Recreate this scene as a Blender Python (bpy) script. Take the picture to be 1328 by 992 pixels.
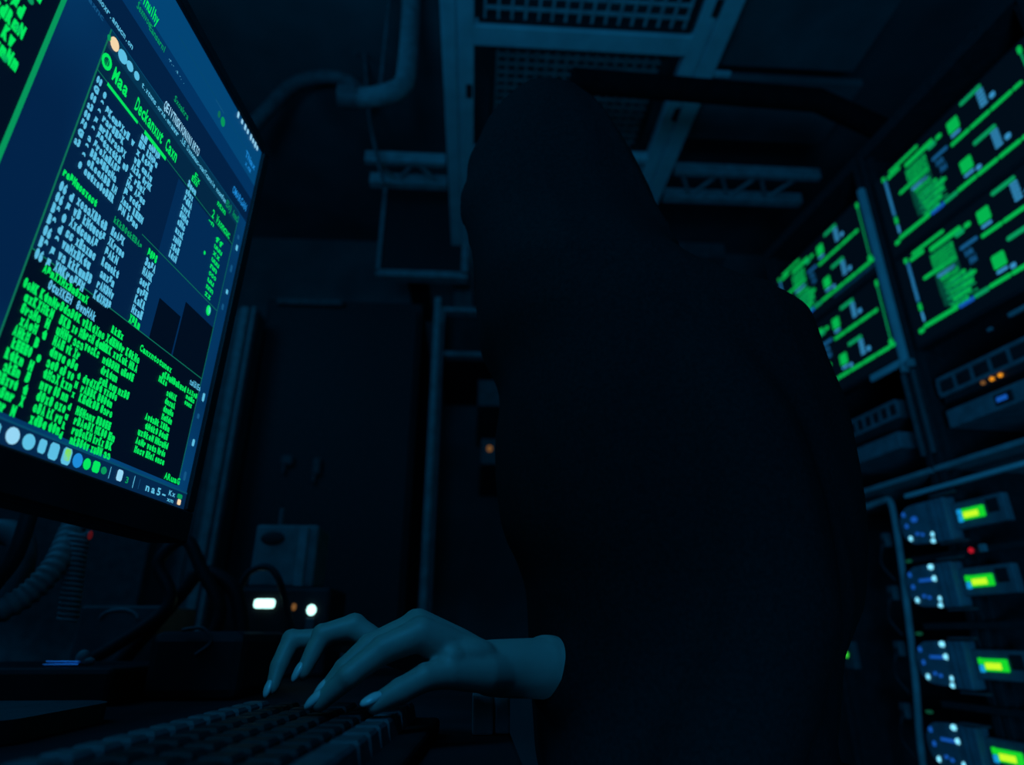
import bpy, bmesh, math, random
from mathutils import Vector, Matrix, noise
random.seed(7)
for o in list(bpy.data.objects): bpy.data.objects.remove(o, do_unlink=True)
SC = bpy.context.scene
COL = SC.collection
R = math.radians

# ------------------------------------------------------------------ camera
F, CX, CY = 812.0, 664.0, 496.0
TH, YW = R(22.0), R(3.5)
CAM = Vector((0, 0, .83))
FW = Vector((math.sin(YW)*math.cos(TH), math.cos(YW)*math.cos(TH), math.sin(TH)))
RT = Vector((math.cos(YW), -math.sin(YW), 0))
UP = RT.cross(FW)
cam_d = bpy.data.cameras.new('camera')
cam = bpy.data.objects.new('camera', cam_d); COL.objects.link(cam)
cam.matrix_world = Matrix((RT, UP, -FW)).transposed().to_4x4()
cam.location = CAM
cam_d.sensor_width = 36.0
cam_d.lens = F/1328*36
cam_d.clip_start = .02
cam_d.dof.use_dof = True
cam_d.dof.focus_distance = .50
cam_d.dof.aperture_fstop = 4.0
SC.camera = cam

# ------------------------------------------------------------------ light
vs = SC.view_settings
vs.view_transform = 'Standard'; vs.look = 'None'; vs.exposure = 0; vs.gamma = 1; vs.use_curve_mapping = False
W = bpy.data.worlds.new('night'); SC.world = W; W.use_nodes = True
W.node_tree.nodes['Background'].inputs[0].default_value = (.01, .2, .5, 1)
W.node_tree.nodes['Background'].inputs[1].default_value = .005

def area(name, loc, target, size, power, color, sy=None):
    l = bpy.data.lights.new(name, 'AREA'); l.energy = power; l.color = color
    l.shape = 'RECTANGLE'; l.size = size; l.size_y = sy or size
    o = bpy.data.objects.new(name, l); COL.objects.link(o); o.location = loc
    o.rotation_euler = (Vector(target)-Vector(loc)).to_track_quat('-Z', 'Y').to_euler()
    return o
BLUE = (.018, .43, 1.0)
area('room_fill', (-.5, -1.6, 1.7), (.15, 1.7, 2.5), 1.2, 2.2, BLUE)  # broad blue fill added behind the camera; no lamp stands there
area('frame_fill', (-.30, -1.25, .40), (.3, 1.75, 2.6), .6, 26.0, BLUE)  # added uplight for the ceiling frame, without a source in the room
area('rack_fill', (-1.5, .8, 2.5), (1.1, 1.35, 1.4), 1.0, 6.0, BLUE)  # added to lift the racks on the right; stands for no real lamp
area('hand_key', (-.16, -.10, 1.50), (-.05, .5, .8), .25, 2.6, BLUE)  # added to brighten the typing hand from above, not a lamp of the room
area('hand_fill', (-.75, .62, 1.75), (.0, .5, .8), .35, .45, (.02, .38, 1.0))  # extra blue fill added for the hand; the desk carries no lamp

# ------------------------------------------------------------------ materials
def lin(r, g, b):
    f = lambda c: (c/255)/12.92 if c/255 <= .04045 else ((c/255+.055)/1.055)**2.4
    return (f(r), f(g), f(b))
MATS = {}
def mat(name, col, rough=.6, spec=.3, metal=0, var=.25, scale=30, bump=0):
    if name in MATS: return MATS[name]
    m = bpy.data.materials.new(name); m.use_nodes = True; t = m.node_tree
    b = t.nodes['Principled BSDF']
    tc = t.nodes.new('ShaderNodeTexCoord'); n = t.nodes.new('ShaderNodeTexNoise'); n.inputs['Scale'].default_value = scale
    n.inputs['Detail'].default_value = 4
    t.links.new(tc.outputs['Object'], n.inputs['Vector'])
    r = t.nodes.new('ShaderNodeValToRGB')
    r.color_ramp.elements[0].position = .3; r.color_ramp.elements[1].position = .7
    r.color_ramp.elements[0].color = tuple(c*(1-var) for c in col)+(1,)
    r.color_ramp.elements[1].color = tuple(min(1, c*(1+var)) for c in col)+(1,)
    t.links.new(n.outputs['Fac'], r.inputs['Fac']); t.links.new(r.outputs['Color'], b.inputs['Base Color'])
    b.inputs['Roughness'].default_value = rough; b.inputs['Specular IOR Level'].default_value = spec
    b.inputs['Metallic'].default_value = metal
    if bump:
        bp = t.nodes.new('ShaderNodeBump'); bp.inputs['Strength'].default_value = bump; bp.inputs['Distance'].default_value = .002
        t.links.new(n.outputs['Fac'], bp.inputs['Height']); t.links.new(bp.outputs['Normal'], b.inputs['Normal'])
    MATS[name] = m; return m
def glow(name, col, s=1.0):
    if name in MATS: return MATS[name]
    m = bpy.data.materials.new(name); m.use_nodes = True; t = m.node_tree
    b = t.nodes['Principled BSDF']
    b.inputs['Base Color'].default_value = (.01, .01, .01, 1); b.inputs['Roughness'].default_value = .5
    b.inputs['Specular IOR Level'].default_value = .1
    b.inputs['Emission Color'].default_value = tuple(col)+(1,); b.inputs['Emission Strength'].default_value = s
    MATS[name] = m; return m
def wallpaper(name, c0, c1, scale):
    m = bpy.data.materials.new(name); m.use_nodes = True; t = m.node_tree; b = t.nodes['Principled BSDF']
    tc = t.nodes.new('ShaderNodeTexCoord'); n = t.nodes.new('ShaderNodeTexNoise'); n.inputs['Scale'].default_value = scale
    n.inputs['Detail'].default_value = 1
    r = t.nodes.new('ShaderNodeValToRGB'); r.color_ramp.elements[0].position = .35; r.color_ramp.elements[1].position = .68
    r.color_ramp.elements[0].color = tuple(c0)+(1,); r.color_ramp.elements[1].color = tuple(c1)+(1,)
    t.links.new(tc.outputs['Object'], n.inputs['Vector']); t.links.new(n.outputs['Fac'], r.inputs['Fac'])
    t.links.new(r.outputs['Color'], b.inputs['Emission Color']); b.inputs['Emission Strength'].default_value = 1
    b.inputs['Base Color'].default_value = (.01, .01, .01, 1); b.inputs['Specular IOR Level'].default_value = .1
    MATS[name] = m; return m

BLACK = mat('black_plastic', (.016, .017, .019), .55, .2)
BLACKM = mat('black_powder_coat', (.018, .019, .021), .6, .2, scale=60)
WALLM = mat('dark_wall_paint', (.10, .105, .11), .9, .1, scale=4)
CEILM = mat('dark_ceiling_paint', (.07, .073, .078), .9, .1, scale=3)
FLOORM = mat('dark_floor_vinyl', (.04, .042, .045), .6, .2, scale=8)
ALU = mat('brushed_aluminium', (.42, .44, .46), .6, .3, scale=14, var=.12)
ALUD = mat('dull_zinc', (.22, .23, .24), .6, .3, scale=20)
GREY = mat('grey_plastic', (.20, .21, .22), .6, .3)
GREYD = mat('dark_grey_plastic', (.07, .073, .078), .6, .3)
PANELM = mat('ceiling_board', (.085, .09, .095), .9, .1, scale=5)
CLOTH = mat('black_fleece', (.006, .0062, .0066), .95, .05, scale=300, bump=.15)
TROU = mat('black_denim', (.015, .016, .02), .95, .05, scale=400)
SKIN = mat('skin', (.27, .215, .195), .5, .35, scale=45, var=.07, bump=.05)
NAIL = mat('fingernail', (.55, .47, .48), .22, .7, var=.05)
HAIR = mat('dark_hair', (.012, .01, .009), .6, .3)
EYE = mat('eye_white', (.5, .5, .48), .3, .5); LIP = mat('lips', (.3, .14, .13), .5, .3)
WOOD = mat('black_desk_laminate', (.014, .015, .017), .7, .06, scale=12)
PANELG = mat('blue_grey_panel', (.13, .14, .155), .6, .2)
CLEAR = mat('blue_smoked_plastic', (.13, .17, .20), .35, .4)
G_TXT = glow('green_text', lin(4, 232, 96)); G_DIM = glow('green_text_dim', lin(6, 150, 90)); G_LINE = glow('green_line', lin(14, 110, 84))
G_SOFT = glow('green_text_soft', lin(3, 178, 76)); C_SOFT = glow('pale_blue_soft', lin(52, 140, 190))
C_TXT = glow('pale_blue_text', lin(92, 192, 228)); W_TXT = glow('white_text', lin(150, 215, 245)); B_TXT = glow('blue_text', lin(30, 140, 220))
C_DIM = glow('pale_blue_dim', lin(20, 84, 130))
LED_W = glow('white_led', lin(190, 255, 245), 2.5); LED_C = glow('cyan_led', lin(130, 225, 255), 1.3); LED_B = glow('blue_led', lin(20, 90, 190), .8)
LED_O = glow('orange_led', lin(240, 150, 30), 1); LED_G = glow('green_led', lin(60, 230, 60), 1); LED_Y = glow('lime_display', lin(205, 255, 40), 1)
LED_GG = glow('green_display', lin(20, 215, 40), 1); LED_R = glow('red_led', lin(200, 20, 40), .8); LED_BC = glow('sky_led', lin(20, 150, 220), 1)
LED_OD = glow('dim_orange_led', lin(120, 80, 40), 1); LED_GD = glow('dim_green_led', lin(12, 70, 50), 1)

# ------------------------------------------------------------------ mesh building
class MB:
    def __init__(s, T=None): s.v = []; s.f = []; s.m = []; s.sm = []; s.T = T or Matrix.Identity(4)
    def add(s, vs, fs, m=0, smooth=False, raw=False):
        k = len(s.v); s.v += [Vector(p) if raw else s.T @ Vector(p) for p in vs]
        for f in fs: s.f.append(tuple(i+k for i in f)); s.m.append(m); s.sm.append(smooth)
        return s
    def addbm(s, bm, m=0, smooth=False):
        bm.verts.index_update()
        s.add([v.co.copy() for v in bm.verts], [[v.index for v in f.verts] for f in bm.faces], m, smooth); bm.free(); return s
    def box(s, x0, x1, y0, y1, z0, z1, bev=0, m=0, seg=2):
        bm = bmesh.new(); bmesh.ops.create_cube(bm, size=1)
        for v in bm.verts: v.co = ((x0+x1)/2+v.co.x*(x1-x0), (y0+y1)/2+v.co.y*(y1-y0), (z0+z1)/2+v.co.z*(z1-z0))
        if bev: bmesh.ops.bevel(bm, geom=list(bm.edges), offset=bev, segments=seg, affect='EDGES', profile=.5)
        return s.addbm(bm, m)
    def tube(s, pts, r, n=10, m=0, cap=True):
        pts = [Vector(p) for p in pts]; N = len(pts)
        rs = r if isinstance(r, (list, tuple)) else [r]*N
        vs = []; fs = []; ref = None
        for i, p in enumerate(pts):
            t = (pts[min(i+1, N-1)]-pts[max(i-1, 0)]).normalized()
            if ref is None: ref = t.orthogonal().normalized()
            ref = (ref-t*ref.dot(t)).normalized(); b = t.cross(ref)
            for k in range(n):
                a = 2*math.pi*k/n; vs.append(p+(ref*math.cos(a)+b*math.sin(a))*rs[i])
        for i in range(N-1):
            for k in range(n):
                fs.append((i*n+k, i*n+(k+1) % n, (i+1)*n+(k+1) % n, (i+1)*n+k))
        s.add(vs, fs, m, True)
        if cap: s.add(vs[:n], [tuple(range(n))[::-1]], m); s.add(vs[-n:], [tuple(range(n))], m)
        return s
    def ell(s, c, r, m=0, Q=None, u=20, v=12):
        bm = bmesh.new(); bmesh.ops.create_uvsphere(bm, u_segments=u, v_segments=v, radius=1)
        for w in bm.verts:
            p = Vector((w.co.x*r[0], w.co.y*r[1], w.co.z*r[2]))
            w.co = Vector(c)+(Q @ p if Q else p)
        return s.addbm(bm, m, True)
    def loft(s, rings, m=0, smooth=True):
        n = len(rings[0]); vs = [p for r in rings for p in r]; fs = []
        for i in range(len(rings)-1):
            for k in range(n): fs.append((i*n+k, i*n+(k+1) % n, (i+1)*n+(k+1) % n, (i+1)*n+k))
        c0 = sum((Vector(p) for p in rings[0]), Vector())/n; c1 = sum((Vector(p) for p in rings[-1]), Vector())/n
        k0 = len(vs); vs += [c0, c1]; L = (len(rings)-1)*n
        for k in range(n): fs.append((k0, (k+1) % n, k)); fs.append((k0+1, L+k, L+(k+1) % n))
        return s.add(vs, fs, m, smooth)
    def prism(s, poly, y0, y1, m=0):                 # polygon in local x-z, extruded along y
        n = len(poly); vs = [(p[0], y0, p[1]) for p in poly]+[(p[0], y1, p[1]) for p in poly]
        fs = [tuple(range(n)), tuple(range(2*n-1, n-1, -1))]+[(k, k+n, (k+1) % n+n, (k+1) % n) for k in range(n)]
        return s.add(vs, fs, m)
    def rect(s, x0, x1, z0, z1, y, m=0):             # a rectangle facing local -y
        return s.add([(x0, y, z0), (x1, y, z0), (x1, y, z1), (x0, y, z1)], [(0, 1, 2, 3)], m)
    def mesh(s, name, mats):
        me = bpy.data.meshes.new(name); me.from_pydata([tuple(p) for p in s.v], [], s.f)
        for m in (mats if isinstance(mats, (list, tuple)) else [mats]): me.materials.append(m)
        me.polygons.foreach_set('material_index', s.m); me.polygons.foreach_set('use_smooth', s.sm); me.update(); return me
ROOT = {}
def thing(name, label, cat, loc=(0, 0, 0), group=None, rot=None):
    o = bpy.data.objects.new(name, None); COL.objects.link(o); o.empty_display_size = .05
    M = (rot.to_4x4() if rot else Matrix.Identity(4)); M.translation = Vector(loc); o.matrix_world = M; ROOT[o.name] = M
    o['label'] = label; o['category'] = cat
    if group: o['group'] = group
    return o
def obj(name, mb, mats, parent=None, label=None):
    M = ROOT[parent.name] if parent else Matrix.Identity(4)
    Mi = M.inverted()
    if parent is None:                               # origin at the base of a thing that is one mesh
        lo = Vector((sum(p.x for p in mb.v)/len(mb.v), sum(p.y for p in mb.v)/len(mb.v), min(p.z for p in mb.v)))
        Mi = Matrix.Translation(-lo)
    mb.v = [Mi @ p for p in mb.v]
    o = bpy.data.objects.new(name, mb.mesh(name, mats)); COL.objects.link(o)
    if parent: o.parent = parent; ROOT[o.name] = M
    else: o.location = lo
    if label: o['label'] = label
    return o
def tag(o, label, cat, group=None):
    o['label'] = label; o['category'] = cat
    if group: o['group'] = group
    return o
def struct(name, mb, m):
    o = obj(name, mb, m); o['kind'] = 'structure'; return o
def dup(root, loc, label, group=None):
    r = root.copy(); COL.objects.link(r); r.location = loc; r['label'] = label
    if group: r['group'] = group
    for ch in list(root.children):
        c = ch.copy(); COL.objects.link(c); c.parent = r
        for g in list(ch.children):
            d = g.copy(); COL.objects.link(d); d.parent = c
    return r
def ray(px, py): return (FW*F+RT*(px-CX)-UP*(py-CY)).normalized()
def at(px, py, Y): r = ray(px, py); return CAM+r*(Y/r.y)       # point of the place seen at a photo position, at depth Y
def atz(px, py, Z): r = ray(px, py); return CAM+r*((Z-CAM.z)/r.z)
def bez(pts, n=8):                                    # smooth curve through points
    pts = [Vector(p) for p in pts]; out = []
    for i in range(len(pts)-1):
        p0 = pts[max(i-1, 0)]; p1 = pts[i]; p2 = pts[i+1]; p3 = pts[min(i+2, len(pts)-1)]
        for k in range(n):
            t = k/n; out.append(.5*((2*p1)+(p2-p0)*t+(2*p0-5*p1+4*p2-p3)*t*t+(3*p1-p0-3*p2+p3)*t**3))
    return out+[pts[-1]]
def fused(mb, voxel, smooth=4, fac=.5):               # one continuous surface from overlapping closed shapes
    me = mb.mesh('tmp', [SKIN]); o = bpy.data.objects.new('tmp', me); COL.objects.link(o)
    r = o.modifiers.new('r', 'REMESH'); r.mode = 'VOXEL'; r.voxel_size = voxel; r.use_smooth_shade = True
    if smooth:
        q = o.modifiers.new('s', 'SMOOTH'); q.iterations = smooth; q.factor = fac
    dg = bpy.context.evaluated_depsgraph_get(); ev = o.evaluated_get(dg)
    m2 = bpy.data.meshes.new_from_object(ev)
    out = MB(); out.add([v.co.copy() for v in m2.vertices], [tuple(p.vertices) for p in m2.polygons], 0, True)
    nrm = [v.normal.copy() for v in m2.vertices]
    bpy.data.objects.remove(o); bpy.data.meshes.remove(me); bpy.data.meshes.remove(m2)
    return out, nrm

# lettering: each character of Blender's own font, cached as a flat mesh in a unit cell
GL = {}
def glyph(ch, bold=.018):
    if (ch, bold) in GL: return GL[ch, bold]
    c = bpy.data.curves.new('t', 'FONT'); c.body = ch; c.resolution_u = 2; c.offset = bold; c.size = 1
    o = bpy.data.objects.new('t', c); COL.objects.link(o)
    dg = bpy.context.evaluated_depsgraph_get(); m = bpy.data.meshes.new_from_object(o.evaluated_get(dg))
    vs = [(v.co.x, v.co.y) for v in m.vertices]; fs = [tuple(p.vertices) for p in m.polygons]
    bpy.data.objects.remove(o); bpy.data.curves.remove(c); bpy.data.meshes.remove(m)
    if vs:
        a = min(v[0] for v in vs); b = max(v[0] for v in vs); w = max(b-a, .25)
        vs = [((x-(a+b)/2)/w*.9+.5 if b-a > .25 else (x-(a+b)/2)/.5+.5, y/.72) for x, y in vs]
    GL[ch, bold] = (vs, fs); return GL[ch, bold]
def text(mb, s, x, z, h, w, y, m, bold=.018):         # s fitted into width w from x, baseline z, cap height h
    cw = w/max(len(s), 1)
    for i, ch in enumerate(s):
        if ch == ' ': continue
        vs, fs = glyph(ch, bold)
        mb.add([(x+(i+p[0])*cw, y, z+p[1]*h) for p in vs], fs, m)
LET = 'aenorstuxkcmwdEHBRSNKAMX0358'
def word(n): return ''.join(random.choice(LET) for _ in range(max(1, n)))

# ------------------------------------------------------------------ the room
struct('floor', MB().box(-2.1, 2.2, -2.4, 3.5, -.05, 0), FLOORM)
struct('ceiling', MB().box(-2.1, 2.2, -2.4, 3.5, 3.15, 3.2), CEILM)
struct('wall_left', MB().box(-2.1, -2.0, -2.4, 3.5, 0, 3.15), WALLM)
struct('wall_right', MB().box(2.1, 2.2, -2.4, 3.5, 0, 3.15), WALLM)
struct('wall_back', MB().box(-2.0, 2.1, 3.4, 3.5, 0, 3.15), WALLM)
struct('wall_front', MB().box(-2.0, 2.1, -2.4, -2.3, 0, 3.15), WALLM)
mb = MB()
mb.box(.80, 1.35, 1.25, 1.62, 2.74, 2.77, .004).box(.84, 1.42, 1.67, 1.98, 2.74, 2.77, .004)
struct('trim_1', mb, PANELM)

# ------------------------------------------------------------------ desk
DZ = .757
t = thing('desk', 'long black desk carrying the monitor and the keyboard', 'desk', (-.45, .6, 0))
obj('desktop', MB().box(-1.25, .035, -.5, 1.75, DZ-.03, DZ, .004), WOOD, t)
for x, y in ((-1.2, -.44), (-.06, -.44), (-1.2, 1.66), (-.06, 1.66)):
    obj('leg', MB().box(x, x+.05, y, y+.05, 0, DZ-.03, .003), BLACKM, t)

# ------------------------------------------------------------------ the near monitor (screen faces the hooded person)
H = .40
hv = Vector((.0918, .9958, .0020)); vv = Vector((.0254, -.0043, .9997)); hv = (hv-vv*hv.dot(vv)).normalized(); vv.normalize()
yv = vv.cross(hv)
MT = Matrix((hv, yv, vv)).transposed().to_4x4(); MT.translation = Vector((-.24726, .57200, 1.33317))
WS = 1.778*H
mon_c = MT @ Vector((-WS/2, .05, 0))
t = thing('computer_monitor', 'large widescreen monitor full of green and pale blue code, nearest the camera at left', 'monitor', (mon_c.x, mon_c.y, DZ))
m = MB(MT)
B = .0125
m.box(-WS-B, B, .004, .034, -H-.028, B, .004)                    # back shell
for a in ((-WS-B, B, 0, B), (-WS-B, B, -H-.028, -H), (-WS-B, 0, -H, 0), (0, B, -H, 0)):
    pass
m.box(-WS-B, B, -.004, .006, 0, B, .002).box(-WS-B, B, -.004, .006, -H-.028, -H, .002)
m.box(-WS-B, -WS, -.004, .006, -H, 0, .001).box(0, B, -.004, .006, -H, 0, .001)
hs = obj('housing', m, BLACK, t)
m = MB(MT)
for i in range(5): m.box(-.705+i*.012+.16, -.697+i*.012+.16, -.0046, -.0038, -H-.018, -H-.010)
obj('bezel_marking', m, GREYD, hs)
m = MB(); c = mon_c
m.box(c.x-.075, c.x-.035, c.y-.05, c.y+.05, DZ+.012, 1.12, .006)
obj('stand_neck', m, BLACK, t)
obj('stand_base', MB().box(c.x-.16, c.x+.04, c.y-.14, c.y+.14, DZ, DZ+.014, .006), BLACK, t)

SCR_BASE = wallpaper('screen_wallpaper', lin(2, 34, 72), lin(5, 70, 122), 5)
S_TOP = glow('screen_top_band', lin(3, 68, 116)); S_NAVY = glow('screen_navy', lin(2, 31, 66)); S_WIN = glow('screen_window', lin(2, 42, 84))
S_TERM = glow('screen_terminal_reflection', lin(1, 12, 30)); S_BAR = glow('screen_title_bar', lin(4, 50, 78)); S_TASK = glow('screen_task_bar', lin(4, 38, 74))
S_TASKL = glow('screen_task_line', lin(6, 72, 104)); S_MID = glow('screen_mid_blue', lin(2, 50, 96)); S_HEAD = glow('screen_header', lin(3, 38, 66))
S_WARM = glow('icon_cream', lin(245, 215, 170)); S_LIME = glow('icon_lime', lin(130, 225, 30))
SM = [SCR_BASE, S_TOP, S_NAVY, S_WIN, S_TERM, S_BAR, S_TASK, S_TASKL, S_MID, S_HEAD, G_TXT, G_DIM, G_LINE, C_TXT, W_TXT, B_TXT, C_DIM, S_WARM, S_LIME]
(iBASE, iTOP, iNAVY, iWIN, iTERM, iBAR, iTASK, iTASKL, iMID, iHEAD, iG, iGD, iGL, iC, iWT, iB, iCD, iWARM, iLIME) = range(len(SM))
scr = MB(MT @ Matrix.Scale(H, 4))                      # screen units: picture height = 1, x = minus distance from the right edge
Lk = [-.0004, -.0010, -.0016, -.0022, -.0030]
scr.box(-1.778, 0, 0, .008, -1, 0)
def pan(sl, sr, t0, t1, m, k=0): scr.rect(-sl, -sr, -t1, -t0, Lk[k], m)
def tx(s, sl, sr, t, h, m, bold=.022, k=4): text(scr, s, -sl, -t-h/2, h, sl-sr, Lk[k], m, bold)
def row(sl, ws, t, h, m, cw=.0085, gap=.006, bold=.03):   # words of given widths
    x = sl
    for w in ws:
        tx(word(round(w/cw)), x, x-w, t, h*.92, m, bold+.032); x -= w+gap
def disc(s, t, rx, rz, m, k=4, n=14): scr.add([(-s+rx*math.cos(2*math.pi*i/n), Lk[k], -t+rz*math.sin(2*math.pi*i/n)) for i in range(n)], [tuple(range(n))], m)
def rbox(s, t, rx, rz, m, k=4):
    e = .35
    P = [(-1, -1+e), (-1+e, -1), (1-e, -1), (1, -1+e), (1, 1-e), (1-e, 1), (-1+e, 1), (-1, 1-e)]
    scr.add([(-s+rx*a, Lk[k], -t+rz*b) for a, b in P], [tuple(range(8))], m)
pan(1.778, 0, 0, .115, iTOP); pan(1.778, 0, .115, .16, iMID); pan(1.778, 0, .16, .235, iNAVY)
pan(.42, .0, .058, .0595, iB if False else iTASKL, 1)
# dark window further left with green text
pan(1.3, .676, .22, .62, iTERM, 1); pan(.682, .673, .22, .66, iGD, 3)
for i in range(13):
    tt = .255+i*.027
    ws = [random.uniform(.05, .08), random.uniform(.06, .10), random.uniform(.05, .09)]+([.025] if i % 3 == 1 else [])
    k = (.99-random.uniform(.695, .745)-.009*(len(ws)-1))/sum(ws)
    row(.99, [w*k for w in ws], tt, .0215, iG, .012, .009, .08)
for i in range(5): disc(.725, .30+.06*i, .006, .006, iGD)
# small text in the head of the screen
tx('Tinulhy', .545, .484, .098, .028, iG); tx('Sexnvoe', .545, .50, .128, .018, iGD)
tx('Eansarn1', .501, .444, .133, .016, iGD); tx('-r.- .a -. .', .43, .365, .136, .010, iC, 0)
tx('Sxoakra', .382, .324, .195, .016, iGD); tx('QEIVTNSKVONINIIRTO', .404, .259, .235, .022, iWT)
tx('xsanmoxr.anucm.on', .655, .522, .217, .013, iC); tx('axnc', .64, .60, .24, .012, iCD)
pan(.249, .205, .062, .064, iCD, 2); disc(.204, .088, .010, .013, iGD); disc(.225, .085, .006, .010, iGL)
for i, s in enumerate((.150, .127, .108, .092, .072, .058, .044, .031)): rbox(s, .012, .0045, .007 if i % 2 else .009, iWT)
tx('TNax', .08, .02, .071, .02, iB); tx('x.na', .07, .036, .095, .015, iB)
tx('OMARGAN', .099, .018, .203, .022, iB)
# the main window
pan(.578, .044, .238, .955, iNAVY, 0)
pan(.30, .044, .34, .705, iWIN, 1)
pan(.578, .044, .238, .275, iBAR, 1); pan(.578, .044, .275, .335, iHEAD, 1)
pan(.578, .044, .705, .955, iTERM, 1)
pan(.26, .177, .612, .705, iTERM, 2); pan(.172, .044, .572, .705, iTERM, 2)  # dark rectangles: reflections on the glass drawn into the picture
pan(.5795, .576, .238, .955, iGL, 3); pan(.0455, .0435, .27, .955, iGL, 3)
pan(.578, .044, .2365, .2385, iTASKL, 3)
pan(.578, .044, .3335, .3355, iGL, 3); pan(.36, .044, .5255, .5275, iGL, 3); pan(.578, .044, .7035, .7055, iGL, 3)
disc(.577, .258, .005, .006, iGD); disc(.562, .256, .012, .013, iWARM); disc(.537, .258, .013, .013, iC); disc(.515, .257, .010, .010, iC); disc(.493, .257, .008, .009, iC)
tx('t.xtmns.orxe.en', .475, .37, .257, .013, iC); tx('annr .LE Dxnonuc-oanTcanxie woonfue', .368, .115, .257, .014, iC)
tx('EDo)', .112, .085, .257, .02, iGD); tx('AmocD', .075, .042, .259, .02, iGD)
disc(.565, .303, .013, .016, iG); disc(.565, .303, .007, .009, iHEAD, 4)
tx('Maa', .545, .50, .305, .030, iG, .03); tx('Deckanxut', .475, .38, .305, .030, iG, .03); tx('Caxn', .368, .325, .305, .030, iG, .03)
pan(.548, .455, .333, .340, iG, 3); pan(.432, .355, .332, .341, iG, 3)
tx('Ex', .255, .23, .292, .016, iG); tx('ntxn', .148, .105, .283, .017, iG); tx('2 Vxoncuc', .158, .065, .322, .022, iG); tx('-n', .165, .14, .345, .014, iG)
# first list
for i in range(9):
    tt = .362+i*.0195
    if i < 8: tx(random.choice(('08', 'a3', '50', 'G')), .573, .559, tt-.012, .0125, iC, .09)
    tx(random.choice('08a5'), .5505, .5415, tt, .0115, iC, .10)
    if i: row(.535, [random.uniform(.058, .085)]+([random.uniform(.010, .016)] if i % 3 == 1 else []), tt, .0148, iC, bold=.065)
for i in range(10):
    row(.438, [random.choice((.02, .03, .012)), random.uniform(.03, .042)], .350+i*.0190, .0148, iC, bold=.06)
tx('Exn', .262, .236, .305, .014, iG, .04)
for i in range(10): row(.270, [random.uniform(.030, .036)], .326+i*.0203, .0158, iC, bold=.06)
# second list
tx(word(11), .572, .487, .552, .0135, iG, .09); tx(word(11), .44, .352, .549, .0125, iGD, .06)
for i in range(7):
    tt = .575+i*.0215
    tx(random.choice(('B8', '06', 'S0')), .570, .553, tt+.003, .0155, iC, .10); tx(random.choice('08d5'), .5460, .5360, tt+.005, .0135, iC, .10)
    row(.529, [.018, random.uniform(.05, .065)] if i % 2 else [random.uniform(.07, .082)], tt, .0168, iC, bold=.065)
    row(.438-.005*(i > 3), [random.uniform(.03, .05)], tt-.003, .0158, iC, bold=.06)
for i in range(8): row(.332, [random.uniform(.032, .037)], .547+i*.0212, .0165, iG if i in (0, 7) else iC, bold=.06)
for i, w in enumerate('fuxunounz'): tx(w*(2+i % 2), .121-.001*i, .084-(i % 2)*.004, .368+i*.0180, .0150, iG, .03)
disc(.082, .545, .010, .013, iG); disc(.079, .543, .006, .009, iC); disc(.150, .43, .004, .005, iG)
tx(word(13), .547, .44, .720, .0125, iG, .09); tx(word(7), .528, .473, .738, .0155, iC, .05); tx(word(6), .462, .412, .738, .0155, iC, .05)
# terminal
def brow(sl, ws, t, h=.0150, gap=.004): row(sl, ws, t, h*.95, iG, .0085, gap, .095)
brow(.571, [.03, .044], .760); brow(.562, [.063], .779)
for i in range(9): brow(.560-.005*(i % 2), [.040-.004*(i % 3), .010], .7975+i*.0187, .0152, .010)
for i in range(10): brow(.486-.0006*i, [.036, .026] if i % 2 else [.026, .014, .016], .7785+i*.0187, .0152, .004)
brow(.493, [.05, .06, .055, .045], .758, .0145); brow(.430, [.030, .034], .776, .015); brow(.385, [.034, .045, .028], .7765, .014)
brow(.418, [.040], .794); brow(.368, [.05, .04], .797, .014); brow(.365, [.048], .816, .014); brow(.362, [.025, .022, .034], .834, .014)
for i in range(7):
    tt = .848+i*.0165+(.006 if i > 2 else 0)
    brow(.414, [.008], tt, .011); brow(.400-.002*i, [random.uniform(.035, .055), random.uniform(.03, .042)]+([.02] if i > 3 else []), tt, .0135)
brow(.368, [.036], .737, .013); tx('Canxntotunex', .28, .164, .733, .0135, iG, .05)
brow(.193, [.096], .752, .013); brow(.200, [.032], .766, .012)
for i in range(4): brow(.163-.001*i, [.040], .783+i*.0172, .0125)
brow(.212, [.05, .036], .852, .0125); brow(.205, [.046, .034], .8695, .0125); brow(.222, [.055, .05], .887, .0125); brow(.222, [.034, .034, .03], .9045, .0125); brow(.219, [.034, .03, .034], .9215, .0125)
tx(word(7), .09, .042, .728, .014, iC, .02)
for i in range(3): brow(.092, [.044-.006*i], .7505+i*.0135, .0105)
tx('ARuaG', .102, .04, .946, .0135, iG, .04)
# icons beside the window
for i, tt in enumerate((.30, .33, .395, .46, .505, .742, .79, .852, .93)):
    rbox(.026-.004*(i % 2), tt, .005, .006+.002*(i % 3), iC if i % 2 else iCD)
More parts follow.
